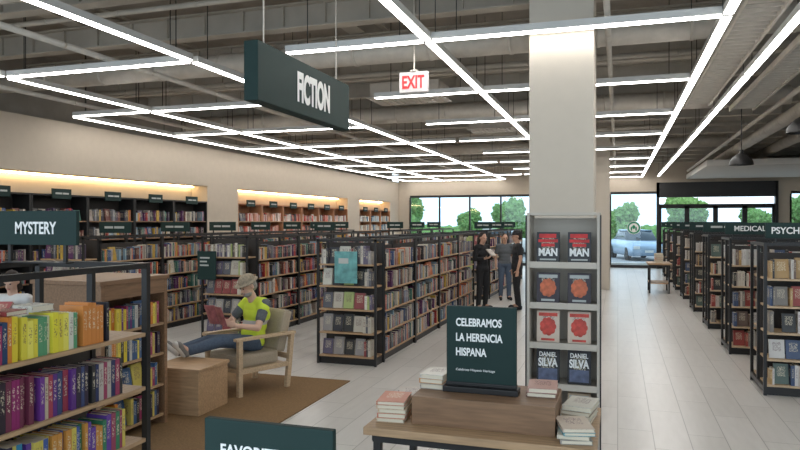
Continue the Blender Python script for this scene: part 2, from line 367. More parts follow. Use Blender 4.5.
# ---------------------------------------------------------------- bookcases
SZ=[.12,.40,.69,.98,1.28]
GM={}
def gondola_parts(L,hh=.4,backtop=1.55,wood='wood'):
    k=(L,hh,backtop,wood)
    if k in GM: return GM[k]
    P=[]
    P.append(('base',boxes('base',[(-L/2+.03,L/2-.03,-hh+.04,hh-.04,0,.09)],M['black'])))
    ef=[(-.016,.016,-hh,-hh+.035,0,1.67),(-.016,.016,hh-.035,hh,0,1.67),(-.016,.016,-hh+.035,hh-.035,1.635,1.67),(-.016,.016,-hh+.035,hh-.035,.05,.10),(-.014,.014,-.02,.02,.1,1.635)]
    em=boxes('end_frame',ef,M['black'])
    P.append(('end_frame',em,(-L/2+.016,0,0))); P.append(('end_frame',em,(L/2-.016,0,0)))
    P.append(('back_panel',boxes('back_panel',[(-L/2+.034,L/2-.034,-.01,.01,.09,backtop)],M['backpanel'])))
    tr=boxes('top_rail',[(-L/2+.034,L/2-.034,-.015,.015,1.64,1.67)],M['black'])
    P.append(('top_rail',tr,(0,-hh+.015,0))); P.append(('top_rail',tr,(0,hh-.015,0)))
    sm=boxes('shelf',[(-L/2+.034,L/2-.034,-hh+.005,-.011,-.022,0)],M[wood],.003)
    sm2=boxes('shelf',[(-L/2+.034,L/2-.034,.011,hh-.005,-.022,0)],M[wood],.003)
    for z in SZ:
        P.append(('shelf',sm,(0,0,z))); P.append(('shelf',sm2,(0,0,z)))
    GM[k]=P; return P
def gondola(x,y,rot,L,sides=(1,),pal=PALD,hh=.4,backtop=1.55,label=None,group=None,faceprob=.06,density=.97,fillrows=True,wood='wood'):
    e=empty('bookcase',(x,y,0),rot,label or 'freestanding black metal bookcase with oak shelves full of books','bookcase',group)
    for p in gondola_parts(L,hh,backtop,wood):
        mkobj(p[0],p[1],p[2] if len(p)>2 else (0,0,0),parent=e)
    if fillrows:
        for s_ in sides:
            rr=rot if s_==1 else rot+pi
            for z in SZ: fill(x,y,rr,L-.07,hh,z,pal,.245,density,faceprob,group='books on the freestanding bookcases')
    return e
def endcap(x,y,w,pal,label,topface=.35):
    e=empty('bookcase',(x,y,0),0,label,'bookcase','end displays of the bookcases')
    mkobj('base',boxes('base',[(-w/2+.02,w/2-.02,-.13,.16,0,.09)],M['black']),parent=e)
    mkobj('back_panel',boxes('back_panel',[(-w/2,w/2,.15,.17,0.09,1.62)],M['backpanel']),parent=e)
    mkobj('frame',boxes('frame',[(-w/2,-w/2+.03,-.17,-.14,0,1.67),(w/2-.03,w/2,-.17,-.14,0,1.67),(-w/2,w/2,-.17,-.14,1.64,1.67),(-w/2,-w/2+.03,.14,.17,0,1.67),(w/2-.03,w/2,.14,.17,0,1.67),(-w/2,-w/2+.03,-.14,.14,1.64,1.67),(w/2-.03,w/2,-.14,.14,1.64,1.67)],M['black']),parent=e)
    sm=boxes('shelf',[(-w/2+.032,w/2-.032,-.165,.149,-.022,0)],M['wood'],.003)
    for z in (.12,.43,.74,1.05,1.34):
        mkobj('shelf',sm,(0,0,z),parent=e)
        fill(x,y,0,w-.06,.17,z,pal,.24,1,1.0 if z<1.3 else topface,group='face-out books on end displays')
    return e
RY=radians(90)
PALE=[(.6,.58,.5),(.03,.03,.03),(.35,.42,.15),(.3,.28,.27),(.1,.1,.12),(.04,.04,.05),(.25,.05,.05),(.5,.46,.38),(.12,.1,.16),(.2,.16,.12)]
endcap(-3.43,8.4,.85,PALE,'black end display with face-out books beside the walkway')
for k in range(4): gondola(-3.42,9.35+1.5*k,RY,1.5,(1,),PALD,group='middle run of bookcases')
endcap(-6.0,9.5,.85,PALE,'black end display with face-out books behind the armchair',0)
for k in range(4): gondola(-6.0,10.45+1.5*k,RY,1.5,(1,),PALD,group='second run of bookcases')
endcap(-8.0,8.2,.85,PALD,'black end display with books near the wall bookcases')
for k in range(7):
    gondola(-8.0,9.15+1.5*k,RY,1.5,(1,),PALD,group='run of bookcases near the wall')
    section_sign(-7.75,8.9+1.55*k,1.672,None,.62 if k<3 else .48)
for k in range(4):
    gondola(-3.42,17.2+1.5*k,RY,1.5,(1,),PALD,group='far middle run of bookcases')
    gondola(-6.0,18.2+1.5*k,RY,1.5,(1,),PALD,group='far second run of bookcases')
endcap(-3.43,16.28,.85,PALE,'black end display with face-out books by the shoppers')
for (x,y) in ((-6.0,18.0),(-6.0,20.2),(-6.0,22.2),(-3.4,17.6),(-3.4,19.6),(-3.4,21.8),(-6.0,13.2)): section_sign(x,y,1.672)
for k in range(8):
    y=8.6+2.4*k
    gondola(2.27,y,0,1.5,(1,),PALR,faceprob=.3,group='bookcases along the aisle by the entrance',label='black metal bookcase with pale shelves beside the entrance aisle',wood='woodlt')
    if k>1: gondola(3.82,y,0,1.5,(1,),PALR,faceprob=.2,group='bookcases along the aisle by the entrance',wood='woodlt')
section_sign(1.90,8.25,1.672,'PSYCHOLOGY',.72,.17,.6,.075,.05)
section_sign(1.84,10.65,1.672,'MEDICAL &',.74,.17,.5,.075,.05)
for k in range(2,8): section_sign(1.8,8.3+2.4*k,1.672,None,.7)
gondola(-2.91,2.06,RY,2.2,(1,),PALM,backtop=1.30,label='black metal bookcase with oak shelves of colourful paperbacks',fillrows=False)
def row(z,lst):
    for s0,e0,pal,fp,hb in lst:
        fill(-2.91,2.06,RY,2.2,.4,z,pal,hb,1,fp,start=s0,end=e0,thick=(.018,.034),group='paperbacks on the near bookcase')
row(1.28,[(-.95,.26,PALM,0,.2),(.26,.62,PALY,0,.19),(.62,.78,[(.6,.22,.05)],1,.215),(.78,.84,[(.02,.02,.03)],0,.2)])
row(.98,[(-.95,.36,PALG,0,.22),(.36,.68,[(.15,.04,.25),(.03,.02,.04),(.1,.03,.2),(.35,.05,.08),(.5,.42,.3),(.04,.06,.15)],0,.2),(.68,.92,[(.02,.03,.1),(.3,.04,.1),(.03,.03,.03),(.45,.4,.35)],0,.19)])
row(.69,[(-.95,.3,[(.02,.06,.15),(.03,.2,.35),(.5,.45,.1),(.1,.3,.35),(.02,.02,.05)],0,.22),(.3,.95,[(.55,.25,.05),(.12,.05,.3),(.6,.5,.1),(.05,.1,.3),(.3,.05,.1),(.04,.2,.1)],0,.2)])
row(.40,[(-.9,.9,PALM,0,.2)])
section_sign(-3.07,2.92,1.672,'MYSTERY',.56,.19,.29,.07,.10)
lb=empty('low_bookcase',(-4.4,4.9,.013),RY,'low walnut bookcase with open shelves of paperbacks','bookcase')
LL=.85; hh=.36; ht=1.36
mkobj('top_board',boxes('top_board',[(-LL/2-.02,LL/2+.02,-hh-.01,hh+.01,ht,ht+.035)],M['wooddk'],.004),parent=lb)
sd=boxes('side_panel',[(-.02,.02,-hh,hh,0,ht-.001)],M['wooddk'])
mkobj('side_panel',sd,(-LL/2+.02,0,0),parent=lb); mkobj('side_panel',sd,(LL/2-.02,0,0),parent=lb)
mkobj('back_panel',boxes('back_panel',[(-LL/2+.041,LL/2-.041,.0,.02,0.02,ht-.001)],M['wooddk']),parent=lb)
mkobj('fascia',boxes('fascia',[(-LL/2+.041,LL/2-.041,-hh,-hh+.02,ht-.13,ht-.001)],M['wooddk']),parent=lb)
sm=boxes('shelf',[(-LL/2+.041,LL/2-.041,-hh+.01,-.001,-.022,0)],M['wood'])
for z in (.10,.38,.67,.95):
    mkobj('shelf',sm,(0,0,z),parent=lb); fill(-4.4,4.9,RY,LL-.09,hh,z+.013,PALM,.23,1,.12,group='books on the low walnut bookcase')
WZ=[.1,.48,.84,1.20,1.56,1.92]
def wallcase(y,L,wood,label,pal,hgt=2.4):
    e=empty('wall_bookcase',(XL-.2,y,0),RY,label,'bookcase','built-in wall bookcases')
    mkobj('cabinet_frame',boxes('cabinet_frame',[(-L/2,-L/2+.03,-.2,.2,0,hgt),(L/2-.03,L/2,-.2,.2,0,hgt),(-L/2+.03,L/2-.03,-.2,.2,hgt-.03,hgt),(-L/2+.03,L/2-.03,-.17,.2,0,.08)],M[wood]),parent=e)
    mkobj('back_panel',boxes('back_panel',[(-L/2+.03,L/2-.03,.18,.2,.08,hgt-.03)],M['backpanel'] if wood=='black' else M['orangewood']),parent=e)
    sm=boxes('shelf',[(-L/2+.031,L/2-.031,-.19,.179,-.022,0)],M['wooddk' if wood=='black' else 'wood'])
    for z in WZ:
        mkobj('shelf',sm,(0,0,z),parent=e)
        if z>.3: fill(XL-.2,y,RY,L-.07,.19,z,pal,.27,.93,.12,group='books on the wall bookcases',thick=(.02,.05))
    mkobj('header_sign',boxes('header_sign',[(-.22,.22,-.225,-.201,hgt-.08,hgt+.1)],M['green'],.003),parent=e)
    mkobj('lettering',boxes('lettering',[(-.15,.0,-.229,-.225,hgt,hgt+.03),(.02,.15,-.229,-.225,hgt,hgt+.03)],M['dimwhite']),parent=e)
for k in range(6): wallcase(N[0][0]+.65+1.3*k,1.29,'black','tall black built-in wall bookcase packed with books',PALD)
for k in range(6): wallcase(N[1][0]+.635+1.266*k,1.26,'orangewood','tall warm wood built-in wall bookcase with books',[(.6,.5,.45),(.5,.06,.04),(.6,.3,.2),(.4,.1,.08),(.65,.6,.55),(.1,.1,.12)])
for k in range(3): wallcase(N[2][0]+.62+1.233*k,1.22,'orangewood','tall warm wood built-in wall bookcase with books',[(.6,.6,.55),(.1,.2,.3),(.6,.5,.4)])
for i,(a,b) in enumerate(N):
    o=mkobj('cove_light',boxes('cove_light',[(XL-.40,XL-.36,a+.05,b-.05,NT-.03,NT-.001)],M['warm']),label='warm LED strip tucked at the top of a wall niche',cat='cove light',group='warm cove lights')

# ---------------------------------------------------------------- book meshes
def ubook(bl,pg):
    bm=bmesh.new()
    for b in bl: add_box(bm,b,0)
    add_box(bm,pg,1)
    uvl=bm.loops.layers.uv.new('UVMap')
    for f in bm.faces:
        f.normal_update(); n=f.normal
        for lp in f.loops:
            c=lp.vert.co
            lp[uvl].uv=(c.x+.5,c.z) if abs(n.y)>.5 else ((c.y+.5,c.z) if abs(n.x)>.5 else (0,0))
    return bmesh_done(bm,'book',[M['cover'],M['pages']])
UB=ubook([(-.5,-.43,-.5,.5,0,1),(.43,.5,-.5,.5,0,1),(-.43,.43,-.5,-.44,0,1)],(-.43,.43,-.44,.47,.012,.985))
UF=ubook([(-.5,.5,-.5,-.4,0,1),(-.5,.5,.4,.5,0,1),(-.5,-.46,-.4,.4,0,1)],(-.46,.48,-.4,.4,.012,.985))
def colname(c):
    r,g,b=c
    if max(c)<.09: return 'black'
    if min(c)>.38: return 'cream'
    if r>.45 and g>.4 and b<.25: return 'yellow'
    if r>.4 and g<.3 and g>.1: return 'orange'
    if r>.2 and g<.1 and b<.1: return 'red'
    if b>r and b>g: return 'purple' if r>g else 'blue'
    if g>r: return 'green'
    if r>.2 and abs(r-b)<.1: return 'grey'
    return 'brown'
def real_book(r):
    o=mkobj('book',UF if r['face'] else UB,r['loc'],(r['tilt'],0,r['rot']),
        label='%s book %s'%(colname(r['col']),'with its front cover facing out on a shelf' if r['face'] else 'standing upright with its spine out on a shelf'),cat='book',group=r['group'])
    o.scale=r['dim']; o.color=(*r['col'],1)
    return o

# ---------------------------------------------------------------- foreground display table
def disp_table(x0,x1,y0,y1,z,label):
    w=x1-x0;d=y1-y0
    e=empty('display_table',((x0+x1)/2,(y0+y1)/2,0),0,label,'table')
    mkobj('table_top',boxes('table_top',[(-w/2,w/2,-d/2,d/2,z-.04,z)],M['wood'],.004),parent=e)
    lm=boxes('leg',[(-.02,.02,-.02,.02,0,z-.04)],M['black'],.003)
    for sx in (-1,1):
        for sy in (-1,1): mkobj('leg',lm,(sx*(w/2-.06),sy*(d/2-.06),0),parent=e)
    mkobj('apron',boxes('apron',[(-w/2+.04,w/2-.04,-d/2+.03,-d/2+.05,z-.08,z-.04),(-w/2+.04,w/2-.04,d/2-.05,d/2-.03,z-.08,z-.04),(-w/2+.03,-w/2+.05,-d/2+.05,d/2-.05,z-.08,z-.04),(w/2-.05,w/2-.03,-d/2+.05,d/2-.05,z-.08,z-.04)],M['black']),parent=e)
    mkobj('lower_shelf',boxes('lower_shelf',[(-w/2+.05,w/2-.05,-d/2+.05,d/2-.05,.25,.28)],M['wood'],.003),parent=e)
    return e
disp_table(-1.24,-.09,3.2,3.95,.85,'wood-topped display table with black metal legs holding books')
mkobj('riser_box',boxes('riser_box',[(-.365,.365,-.2,.2,0,.145)],M['wooddk'],.003),(-.655,3.53,.85),label='low brown wooden riser box standing on the display table',cat='riser box')
sg=empty('table_sign',(-.69,3.52,.995),0,'dark green upright sign reading CELEBRAMOS LA HERENCIA HISPANA','sign')
mkobj('sign_holder',boxes('sign_holder',[(-.2,.2,-.05,.05,0,.03),(-.19,.19,-.02,.02,.03,.05)],M['black'],.004),parent=sg)
mkobj('sign_board',boxes('sign_board',[(-.1875,.1875,-.012,.012,.03,.455)],M['green'],.004),parent=sg)
for tx,zz,w,h in (('CELEBRAMOS',.37,.245,.044),('LA HERENCIA',.29,.25,.044),('HISPANA',.212,.165,.044),('Celebrate Hispanic Heritage',.115,.21,.016)):
    add_text(sg,tx,-.135,-.0135,zz,w,h,M['white'],left=True,bold=.03 if h>.03 else .0)
disp_table(-1.36,-.45,1.45,1.95,.8,'small wooden display table with black legs under a sign')
fv=empty('table_sign',(-.925,1.66,.8),0,'dark green upright sign reading FAVORITE on a small table','sign')
mkobj('sign_holder',boxes('sign_holder',[(-.21,.21,-.05,.05,0,.03)],M['black'],.004),parent=fv)
mkobj('sign_board',boxes('sign_board',[(-.2,.2,-.012,.012,.03,.54)],M['green'],.004),parent=fv)
add_text(fv,'FAVORITE',-.145,-.0135,.455,.185,.035,M['white'],left=True)

flatC=boxes('book',[(-.5,.5,-.5,.5,0,.1),(-.5,.5,-.5,.5,.9,1),(-.5,-.46,-.5,.5,.1,.9)],M['cover'])
flatC.uv_layers.new(name='UVMap')
flatP=boxes('pages',[(-.455,.475,-.48,.48,.1,.9)],M['pages'])
def flat(x,y,z,w,d,t,rot,c,name='book',grp='stacked books on the display table',desc='stacked flat'):
    o=mkobj(name,flatC,(x,y,z),(0,0,rot),label='%s book lying %s on the wooden display table'%(colname(c),desc) if 'table' in grp else '%s book laid flat on the row of paperbacks'%colname(c),cat='book',group=grp)
    o.scale=(w,d,t); o.color=(*c,1); mkobj('pages',flatP,parent=o); return o
def stack(x,y,z,n,w,d,t,rot,cols,j=.03):
    for k in range(n):
        tt=t*random.uniform(.85,1.15)
        flat(x+random.uniform(-.006,.006),y+random.uniform(-.006,.006),z,w,d,tt,rot+random.uniform(-j,j),cols[k%len(cols)]); z+=tt+.0005
    return z
CR=[(.65,.6,.52),(.6,.5,.38),(.55,.25,.15)]
stack(-1.14,3.42,.851,5,.15,.22,.022,.12,[(.65,.5,.35),(.55,.2,.12),(.6,.45,.3)],.05)
stack(-1.13,3.70,.851,3,.16,.22,.022,.3,[(.6,.55,.5),(.3,.2,.2)],.05)
stack(-.955,3.60,.996,3,.13,.2,.025,-.06,[(.5,.45,.4),(.6,.3,.1),(.65,.62,.55)],.04)
stack(-.38,3.6,.996,2,.15,.21,.022,.05,[(.2,.1,.08),(.5,.3,.25)],.05)
stack(-.20,3.36,.851,4,.15,.22,.018,.15,[(.35,.33,.3),(.6,.55,.45),(.1,.3,.35),(.6,.5,.4)],.16)
stack(-.19,3.68,.851,4,.15,.22,.022,-.1,[(.4,.3,.2),(.6,.58,.5)],.08)
for k in range(6):
    flat(-2.63,1.75+.145*k+random.uniform(-.01,.01),1.28+.2015,.12,.125,.02+.008*(k%2),.1*random.uniform(-1,1)+pi/2,random.choice([(.6,.58,.5),(.3,.05,.05),(.6,.55,.2),(.1,.1,.3)]),grp='books laid on the paperback row')

# ---------------------------------------------------------------- central rack
rk=empty('display_rack',(-.39,5.28,0),0,'tall beige display rack with face-out books before a column','display rack')
mkobj('side_panel',boxes('side_panel',[(-.265,-.245,-.17,.17,0,1.95)],M['rackpaint'],.002),parent=rk)
mkobj('side_panel',boxes('side_panel',[(.245,.265,-.17,.17,0,1.95)],M['rackpaint'],.002),parent=rk)
mkobj('corner_post',boxes('corner_post',[(-.275,-.266,-.175,-.15,0,1.95)],M['black']),parent=rk)
mkobj('corner_post',boxes('corner_post',[(.266,.275,-.175,-.15,0,1.95)],M['black']),parent=rk)
mkobj('back_panel',boxes('back_panel',[(-.245,.245,.1,.12,.05,1.93)],M['rackpaint']),parent=rk)
mkobj('top_panel',boxes('top_panel',[(-.265,.265,-.17,.17,1.951,1.97)],M['rackpaint']),parent=rk)
shz=[.09,.385,.68,.985,1.285,1.59]
sm=boxes('shelf',[(-.244,.244,-.165,.099,-.02,0),(-.244,.244,-.17,-.165,-.035,.012)],M['rackpaint'])
for z in shz: mkobj('shelf',sm,(0,0,z),parent=rk)
rows=[(1.59,(.02,.02,.025),'MAN',.23),(1.285,(.03,.02,.03),None,.225),(.985,(.62,.5,.4),None,.235),(.68,(.015,.015,.02),'SILVA',.25),(.385,(.4,.3,.2),None,.22)]
rowdec={1.59:(.65,.02,.02),1.285:(.55,.13,.05),.985:(.55,.06,.04),.68:(.10,.12,.2),.385:(.2,.2,.2)}
for z,c,tx,h in rows:
    dec=mat('cover_art',rowdec[z],.5,var=.4,scale=25)
    w=.168
    cm=boxes('book',[(-w/2,w/2,-.013,-.010,0,h),(-w/2,w/2,.010,.013,0,h),(-w/2,-w/2+.003,-.010,.010,0,h)],M['cover']); cm.uv_layers.new(name='UVMap')
    pm=boxes('pages',[(-w/2+.004,w/2-.004,-.0095,.0095,.004,h-.004)],M['pages'])
    for sx in (-1,1):
        for cp in (1,0):
            o=mkobj('book',cm,(-.39+sx*.115,5.19+cp*.03,z+.003),(radians(-6),0,0),label='%s hardcover facing out on the beige display rack'%colname(c),cat='book',group='hardcovers on the display rack')
            o.color=(*c,1); mkobj('pages',pm,parent=o)
            if cp==0:
                if z==1.59:
                    mkobj('cover_art',boxes('cover_art',[(-.072,.072,-.0145,-.0131,h*.66,h*.76),(-.066,.06,-.0145,-.0131,h*.80,h*.94),(-.05,.05,-.0145,-.0131,h*.52,h*.62)],dec),parent=o)
                    add_text(o,'MAN',0,-.0136,h*.34,.14,.06,M['white'],bold=.04)
                    mkobj('author_band',boxes('author_band',[(-.06,.06,-.0145,-.0131,h*.07,h*.12)],M['dimwhite']),parent=o)
                elif z==.68:
                    add_text(o,'DANIEL',0,-.0136,h*.84,.13,.035,M['white'])
                    add_text(o,'SILVA',0,-.0136,h*.60,.145,.065,M['white'],bold=.04)
                    mkobj('cover_art',boxes('cover_art',[(-.07,.07,-.0145,-.0131,h*.06,h*.42)],dec),parent=o)
                else:
                    bm=bmesh.new()
                    for k in range(9):
                        a=k/9*2*pi; ell(bm,(.04*cos(a),-.0132,h*.5+.045*sin(a)),(.024,.0015,.026),u=10,v=6)
                    ell(bm,(0,-.0134,h*.5),(.04,.002,.045),u=14,v=8)
                    mkobj('cover_art',bmesh_done(bm,'cover_art',[dec]),parent=o)
                    tm_=dec if .9<z<1.1 else M['dimwhite']
                    mkobj('title_band',boxes('title_band',[(-.07,.07,-.0145,-.0131,h*.83,h*.94)],tm_),parent=o)
                    mkobj('author_band',boxes('author_band',[(-.05,.05,-.0145,-.0131,h*.05,h*.12)],tm_),parent=o)
disp_table(-1.0,-.35,11.6,12.4,.8,'wooden display table beyond the column')
disp_table(.75,1.35,19.0,20.0,.8,'small wooden table beside the entrance aisle')
stack(-.7,11.9,.801,4,.2,.26,.04,.1,CR); stack(1.05,19.4,.801,5,.2,.26,.05,.1,CR)
s1=empty('small_sign',(-6.30,9.30,.97),0,'dark green panel sign fixed to an end display','sign')
mkobj('sign_board',boxes('sign_board',[(-.17,.17,-.01,.01,0,.46)],M['green'],.003),parent=s1)
for q in ((.34,.18),(.28,.13),(.22,.16)): mkobj('lettering',boxes('lettering',[(-.12,-.12+q[1],-.013,-.01,q[0],q[0]+.025)],M['dimwhite']),parent=s1)
s2=empty('poster',(-3.42,8.20,1.09),0,'teal illustrated panel propped on the end display','poster')
mkobj('print',boxes('print',[(-.16,.16,-.008,.008,0,.42)],M['teal'],.002),parent=s2)
mkobj('picture_mark',boxes('picture_mark',[(-.10,.04,-.012,-.008,.26,.33)],M['dimwhite']),parent=s2)

# ---------------------------------------------------------------- reading area
ct=empty('coffee_table',(-4.14,5.82,0.012),0,'square wooden block table on the brown carpet','table')
mkobj('table_top',boxes('table_top',[(-.29,.29,-.27,.27,.425,.455)],M['wood'],.004),parent=ct)
mkobj('body',boxes('body',[(-.275,.275,-.255,.255,0,.424)],M['wood'],.004),parent=ct)
RA=-radians(24)
CP=Vector((-4.03,6.74,0.012))
ch=empty('armchair',CP,RA,'oak-framed armchair with beige upholstered cushions on the carpet','chair')
def soft(name,bl,m,bev=.03): return mkobj(name,boxes(name,bl,m,bev),parent=ch)
soft('seat_cushion',[(-.27,.27,-.33,.24,.29,.43)],M['cushion'],.035)
bc=soft('back_cushion',[(-.27,.27,-.06,.06,0,.48)],M['cushion'],.035); bc.location=(0,.27,.40); bc.rotation_euler=(radians(-14),0,0)
soft('seat_frame',[(-.28,.28,-.32,.30,.24,.288)],M['woodlt'],.004)
def side(sx):
    bm=bmesh.new()
    add_box(bm,(sx*.31-.025,sx*.31+.025,-.34,-.29,0,.60))
    vs=[(.30,0),(.35,0),(.42,.62),(.37,.62)]
    a=[bm.verts.new((sx*.31-.025,y,z)) for y,z in vs]; b=[bm.verts.new((sx*.31+.025,y,z)) for y,z in vs]
    bm.faces.new(a); bm.faces.new(b[::-1])
    for i in range(4): bm.faces.new((a[i],b[i],b[(i+1)%4],a[(i+1)%4]))
    add_box(bm,(sx*.31-.035,sx*.31+.035,-.37,.43,.60,.63))
    add_box(bm,(sx*.31-.02,sx*.31+.02,-.29,.33,.24,.29))
    bmesh.ops.recalc_face_normals(bm,faces=bm.faces[:])
    mkobj('side_frame',bmesh_done(bm,'side_frame',[M['woodlt']]),parent=ch)
side(-1); side(1)
soft('back_frame',[(-.28,.28,.39,.42,.30,.36),(-.28,.28,.40,.43,.55,.60)],M['woodlt'],.004)

# ---------------------------------------------------------------- people
def hand(bm,w,f,nrm,side,curl=.5,sc=1):
    w=Vector(w); f=Vector(f).normalized(); nrm=Vector(nrm); nrm=(nrm-f*nrm.dot(f)).normalized(); s=f.cross(nrm).normalized()
    rot=Matrix((s,nrm,f)).transposed().to_4x4()
    ell(bm,w+f*.045,(.04*sc,.016*sc,.052*sc),rot)
    for i,(ln) in enumerate((.07,.08,.075,.058)):
        p=w+f*.085+s*((-.03+.02*i)*side)
        for k,fr in enumerate((.45,.32,.23)):
            a2=curl*(.5+1.0*k); d=(f*cos(a2)+nrm*sin(a2)).normalized()
            q=p+d*ln*fr; cap(bm,p,q,.0085-.001*k,.0078-.001*k); p=q
    p=w+f*.03+s*(-.035*side); q=p+(s*(-side)*.8+f*.6+nrm*.3).normalized()*.035; r=q+(f+nrm*.6-s*side*.2).normalized()*.03
    cap(bm,p,q,.011,.0095); cap(bm,q,r,.0095,.008)
def build_person(loc,rot,J,label,shirt,pants,skin,hair,hairlen=0,hat=None,shoes='shoe',sleeve='short',vox=.009,scale=1,beard=False,curl=.5,slim=1,vest=None,brim=False):
    V={k:Vector(v) for k,v in J.items() if k not in('headrot','hands')}
    hr=J.get('headrot',Matrix.Identity(4))
    def torso(bm,ex,shr=None):
        pe,cx,nk=V['pelvis'],V['chest'],V['neck']
        for t,r in ((0,(.155,.11,.10)),(.3,(.14,.105,.1)),(.6,(.142,.105,.1)),(1,(.165,.115,.12))):
            p=pe.lerp(cx,t); ell(bm,p,tuple((x*slim+ex) for x in r))
        a,b=V['shL'],V['shR']
        if shr: a,b=a.lerp(b,.1),b.lerp(a,.1)
        cap(bm,a,b,.055+ex,.055+ex)
        m=cx.lerp((V['shL']+V['shR'])/2,.6); ell(bm,m,(.15*slim+ex,.095+ex,.10))
    bm=bmesh.new(); torso(bm,0)
    hc=V['head']
    cap(bm,V['neck']-Vector((0,0,.06)),hc-Vector((0,-.015,.05)),.058,.05)
    T=Matrix.Translation(hc)@hr
    def hp(x,y,z): return (T@Vector((x,y,z)))
    def hell(b,c,r): 
        mx=T@Matrix.Translation(c)@Matrix.Diagonal((*r,1)); bmesh.ops.create_uvsphere(b,u_segments=16,v_segments=12,radius=1,matrix=mx)
    hell(bm,(0,.012,.025),(.073,.092,.095)); hell(bm,(0,-.022,-.035),(.056,.066,.078)); hell(bm,(0,-.055,-.085),(.03,.03,.022))
    cap(bm,hp(0,-.084,.015),hp(0,-.104,-.018),.008,.013)
    hell(bm,(.03,-.073,.03),(.024,.012,.007)); hell(bm,(-.03,-.073,.03),(.024,.012,.007))
    hell(bm,(.074,.01,0),(.011,.02,.03)); hell(bm,(-.074,.01,0),(.011,.02,.03))
    for s_,S in ((1,'L'),(-1,'R')):
        cap(bm,V['sh'+S],V['el'+S],.05*slim,.038); cap(bm,V['el'+S],V['wr'+S],.038,.026)
        cap(bm,V['hip'+S],V['kn'+S],.085*slim,.056); cap(bm,V['kn'+S],V['an'+S],.054,.036)
        cap(bm,V['an'+S],V['to'+S],.036,.03)
        f,nrm=J['hands'][S]; hand(bm,V['wr'+S],f,nrm,s_,curl)
    me=remesh(bm,'person',[skin],vox,3)
    o=mkobj('person',me,loc,(0,0,rot),label=label,cat='person'); o.scale=(scale,)*3
    bm=bmesh.new(); torso(bm,.014)
    for S in 'LR':
        if sleeve=='short': cap(bm,V['sh'+S],V['sh'+S].lerp(V['el'+S],.62),.066*slim,.058)
        else: cap(bm,V['sh'+S],V['el'+S],.064*slim,.05); cap(bm,V['el'+S],V['el'+S].lerp(V['wr'+S],.85),.05,.038)
    mkobj('shirt',remesh(bm,'shirt',[shirt],.012,3),parent=o)
    if vest:
        bm=bmesh.new(); torso(bm,.024,1)
        for S in 'LR': cap(bm,V['sh'+S].lerp(V['shR' if S=='L' else 'shL'],.06),V['sh'+S].lerp(V['el'+S],.22),.074,.070)
        mkobj('vest',remesh(bm,'vest',[vest],.012,3),parent=o)
    bm=bmesh.new()
    ell(bm,V['pelvis']-Vector((0,0,.03)),(.155*slim+.014,.125,.105))
    for S in 'LR':
        cap(bm,V['hip'+S],V['kn'+S],.095*slim,.07); cap(bm,V['kn'+S],V['kn'+S].lerp(V['an'+S],.92),.07,.056)
    mkobj('trousers',remesh(bm,'trousers',[pants],.012,3),parent=o)
    for S in 'LR':
        a,t=V['an'+S],V['to'+S]; bm=bmesh.new(); d=(t-a)
        up=(a-V['kn'+S]).normalized()
        heel=a+up*.035-d.normalized()*.03
        tip=t
        cap(bm,a,heel,.042,.042); cap(bm,heel,tip,.043,.036); cap(bm,tip,tip+d.normalized()*.03,.038,.03)
        sh=mkobj('shoe',remesh(bm,'shoe',[M[shoes]],.01,3),parent=o)
        bm=bmesh.new(); cap(bm,heel+up*.022,tip+up*.015+d.normalized()*.03,.036,.034)
        mkobj('sole',remesh(bm,'sole',[M['sole'] if shoes=='shoe' else M['blackcloth']],.01,1),parent=sh)
    bm=bmesh.new()
    hell(bm,(0,.03,.042),(.08,.09,.092))
    if hairlen>0:
        hell(bm,(0,.055,-.03),(.08,.06,.11))
        cap(bm,hp(0,.075,-.02),hp(0,.085,-.02-hairlen),.065,.04); cap(bm,hp(.06,.04,0),hp(.07,.05,-hairlen*.8),.03,.02); cap(bm,hp(-.06,.04,0),hp(-.07,.05,-hairlen*.8),.03,.02)
    else: hell(bm,(0,.05,-.01),(.076,.06,.07))
    mkobj('hair',remesh(bm,'hair',[hair],.01,2),parent=o)
    for sx in (-1,1):
        bm=bmesh.new(); hell(bm,(sx*.03,-.083,.014),(.011,.007,.007)); mkobj('eye',bmesh_done(bm,'eye',[M['eye']],True),parent=o)
    bm=bmesh.new(); hell(bm,(0,-.086,-.052),(.022,.008,.006)); mkobj('mouth',bmesh_done(bm,'mouth',[M['lip']],True),parent=o)
    if beard:
        bm=bmesh.new(); hell(bm,(0,-.035,-.07),(.058,.06,.045)); hell(bm,(0,-.08,-.042),(.026,.014,.006)); mkobj('beard',remesh(bm,'beard',[M['greyhair']],.008,2),parent=o)
    if hat:
        bm=bmesh.new()
        hell(bm,(0,.012,.078),(.088,.105,.07))
        if brim: hell(bm,(0,0,.055),(.135,.155,.014))
        else:
            cap(bm,hp(-.03,-.08,.062),hp(.03,-.08,.062),.018,.018)
            for k in range(-3,4): cap(bm,hp(k*.022,-.07,.058),hp(k*.02,-.155+abs(k)*.012,.045),.008,.006)
        mkobj('cap',remesh(bm,'cap',[hat],.009,2),parent=o)
    return o
HR=Matrix.Rotation(radians(26),4,'X')
J=dict(pelvis=(0,.06,.52),chest=(0,.13,.82),neck=(0,.09,1.03),head=(0,.01,1.15),headrot=HR,
 shL=(.17,.12,.95),shR=(-.17,.12,.95),elL=(.27,-.05,.71),elR=(-.27,-.05,.72),wrL=(.17,-.27,.75),wrR=(-.17,-.27,.76),
 hipL=(.09,.03,.51),hipR=(-.09,.03,.51),knL=(.13,-.42,.60),knR=(-.12,-.42,.57),anL=(.08,-.80,.535),anR=(-.09,-.80,.525),toL=(.10,-.91,.615),toR=(-.13,-.91,.60),
 hands={'L':((-.35,-.8,.35),(-.9,0,.2)),'R':((.35,-.8,.35),(.9,0,.2))})
